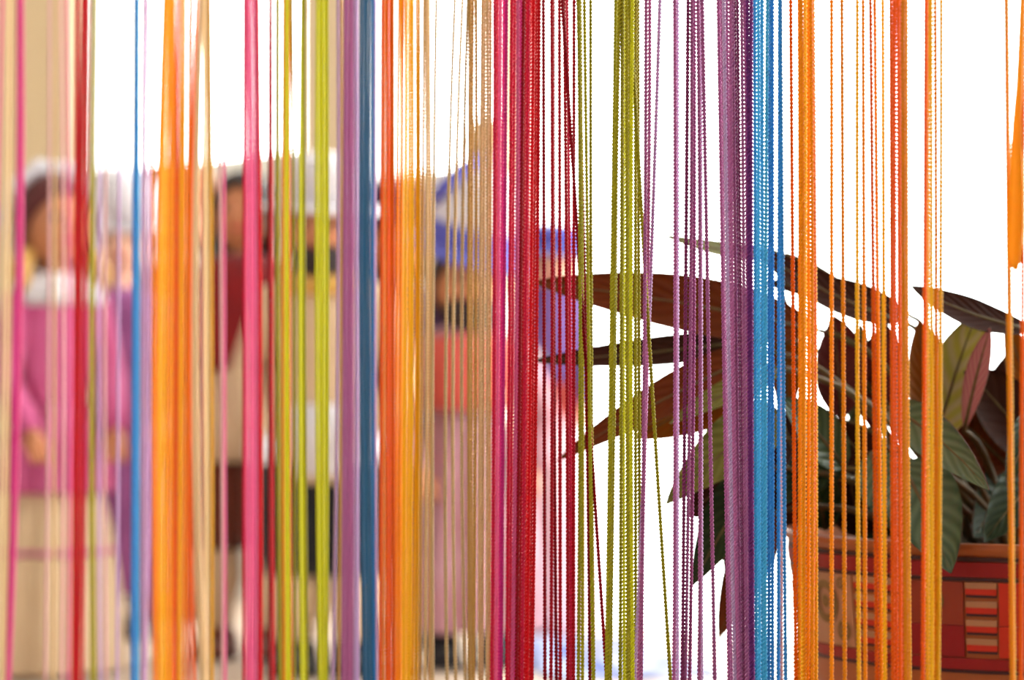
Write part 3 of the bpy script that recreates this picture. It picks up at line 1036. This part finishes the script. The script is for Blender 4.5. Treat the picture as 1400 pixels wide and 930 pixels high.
# rust coloured doll and violet doll behind the orange cords
G = doll('doll', 'brown-haired doll in a long rust orange dress between lilac and dark red dolls', 242, 2.12, 0.1)
G.scale = (1.3, 1.3, 1.3)
shoes(G, .012, FB['brown'])
skirt(G, .004, .19, .038, .024, FB['rust'])
torso(G, .18, .300, .026, .033, FB['rust'])
arms(G, .28, .030, FB['rust'], SKD, .03, .09, .011, .008)
head(G, .338, .027, SKD, 'brown', .5)
hat(G, .352, .033, .030, .030, FB['rust'], FB['rust'], (6, 0))
H = doll('doll', 'doll in dark violet coat and cap between black breeches doll and white hat doll', 540, 1.88, 0.0)
shoes(H, .026, FB['black'], .018, .026, .014)
legs(H, .02, .09, FB['cream'])
skirt(H, .075, .19, .040, .026, FB['darkviolet'])
torso(H, .18, .300, .028, .036, FB['darkviolet'], 'coat')
arms(H, .28, .036, FB['darkviolet'], SKD, .03, .09, .012, .010)
head(H, .336, .028, SKD, 'black', .6)
hat(H, .352, .036, .031, .030, FB['darkviolet'], FB['darkviolet'], (6, 0))

# doll with a white and blue hat
E = doll('doll', 'doll in a white hat with blue brim, coral scarf and pale pink dress', 640, 1.75, 0.15)
shoes(E, .026, FB['black'], .019, .026, .014)
legs(E, .02, .06, FB['cream'])
skirt(E, .030, .19, .056, .028, FB['palepink'])
torso(E, .18, .262, .028, .036, FB['palepink'])
torso(E, .195, .258, .0335, .039, FB['coral'], 'scarf', .8)
arms(E, .24, .038, FB['palepink'], SKD, .03, .09, .013)
head(E, .292, .029, SKD, 'black', .3, 'black')
hat(E, .318, .052, .034, .062, FB['blue'], FB['white'], (16, 12), FB['blue'])
MB().tube([(-.030, -.020, .352), (-.022, -.034, .362), (-.008, -.034, .376), (.012, -.014, .386)], [.005, .006, .006, .004], 10).build('hat_ribbon', FB['blue'], E)
MB().ball((.014, .0, .398), .016, 1.0, .8, 1.3).build('hat_bow', FB['tan'], E)

# doll with the wide blue hat
Fd = doll('doll', 'doll with wide blue hat and purple bodice over a pink skirt beside the plant leaves', 757, 1.95, 0.0)
shoes(Fd, .012, FB['black'])
skirt(Fd, .004, .19, .040, .024, FB['blush'])
torso(Fd, .18, .225, .030, .030, FB['coral'], 'sash')
torso(Fd, .205, .305, .026, .026, FB['purple'])
arms(Fd, .285, .024, FB['purple'], SK, .03, .085, .009, .004)
MB().ball((-.018, -.026, .238), .006, 1.6, .7, .8).build('leaf_brooch', FB['green'], Fd)
head(Fd, .316, .022, SK, 'black', .4)
hat(Fd, .330, .044, .026, .022, FB['blue'], FB['blue'], (4, 3), None, .7)
skirt(Fd, .322, .328, .036, .034, FB['cream'], 'hat_lining', 0)

# ------------------------------------------------------------------ blue and white cloth on the table
def cloth_mat():
    m = bpy.data.materials.new('blue_white_cloth')
    m.use_nodes = True
    nt = m.node_tree
    b = nt.nodes['Principled BSDF']
    b.inputs['Roughness'].default_value = 0.9
    tc = nt.nodes.new('ShaderNodeTexCoord')
    vo = nt.nodes.new('ShaderNodeTexVoronoi')
    vo.inputs['Scale'].default_value = 28
    nt.links.new(tc.outputs['Object'], vo.inputs['Vector'])
    cr = nt.nodes.new('ShaderNodeValToRGB')
    cr.color_ramp.elements[0].position = 0.30
    cr.color_ramp.elements[0].color = (0.03, 0.06, 0.28, 1)
    cr.color_ramp.elements[1].position = 0.50
    cr.color_ramp.elements[1].color = (0.26, 0.28, 0.40, 1)
    nt.links.new(vo.outputs['Distance'], cr.inputs[0])
    nt.links.new(cr.outputs[0], b.inputs['Base Color'])
    return m


c0 = P(812, 0, 2.12)
c0.z = TABLE_Z
mb = MB()
nx, ny = 26, 34
vs, fs = [], []
for j in range(ny + 1):
    for i in range(nx + 1):
        x = (i / nx - .5) * .16
        y = (j / ny - .5) * .32
        h = .007 + .006 * math.sin(x * 70 + 1.5 * math.sin(y * 30)) * math.cos(y * 38)
        ed = min(i, nx - i, j, ny - j)
        h *= min(1, .15 + ed / 3)
        vs.append((x, y, h + .0006))
N = len(vs)
vs += [(x, y, .0003) for x, y, z in vs]
m1 = nx + 1
for j in range(ny):
    for i in range(nx):
        a, b, c, d = j * m1 + i, j * m1 + i + 1, (j + 1) * m1 + i + 1, (j + 1) * m1 + i
        fs += [(a, b, c, d), (N + d, N + c, N + b, N + a)]
ed = [i for i in range(m1)] + [j * m1 + nx for j in range(1, ny + 1)] + [ny * m1 + i for i in range(nx - 1, -1, -1)] + [j * m1 for j in range(ny - 1, 0, -1)]
for a, b in zip(ed, ed[1:] + ed[:1]):
    fs.append((a, N + a, N + b, b))
mb.add(vs, fs)
cl = mb.build('patterned_cloth', cloth_mat())
cl.location = c0
cl.rotation_euler = (0, 0, 0.25)
tag(cl, 'rumpled blue and white patterned cloth lying on the table by the plant pot', 'cloth')
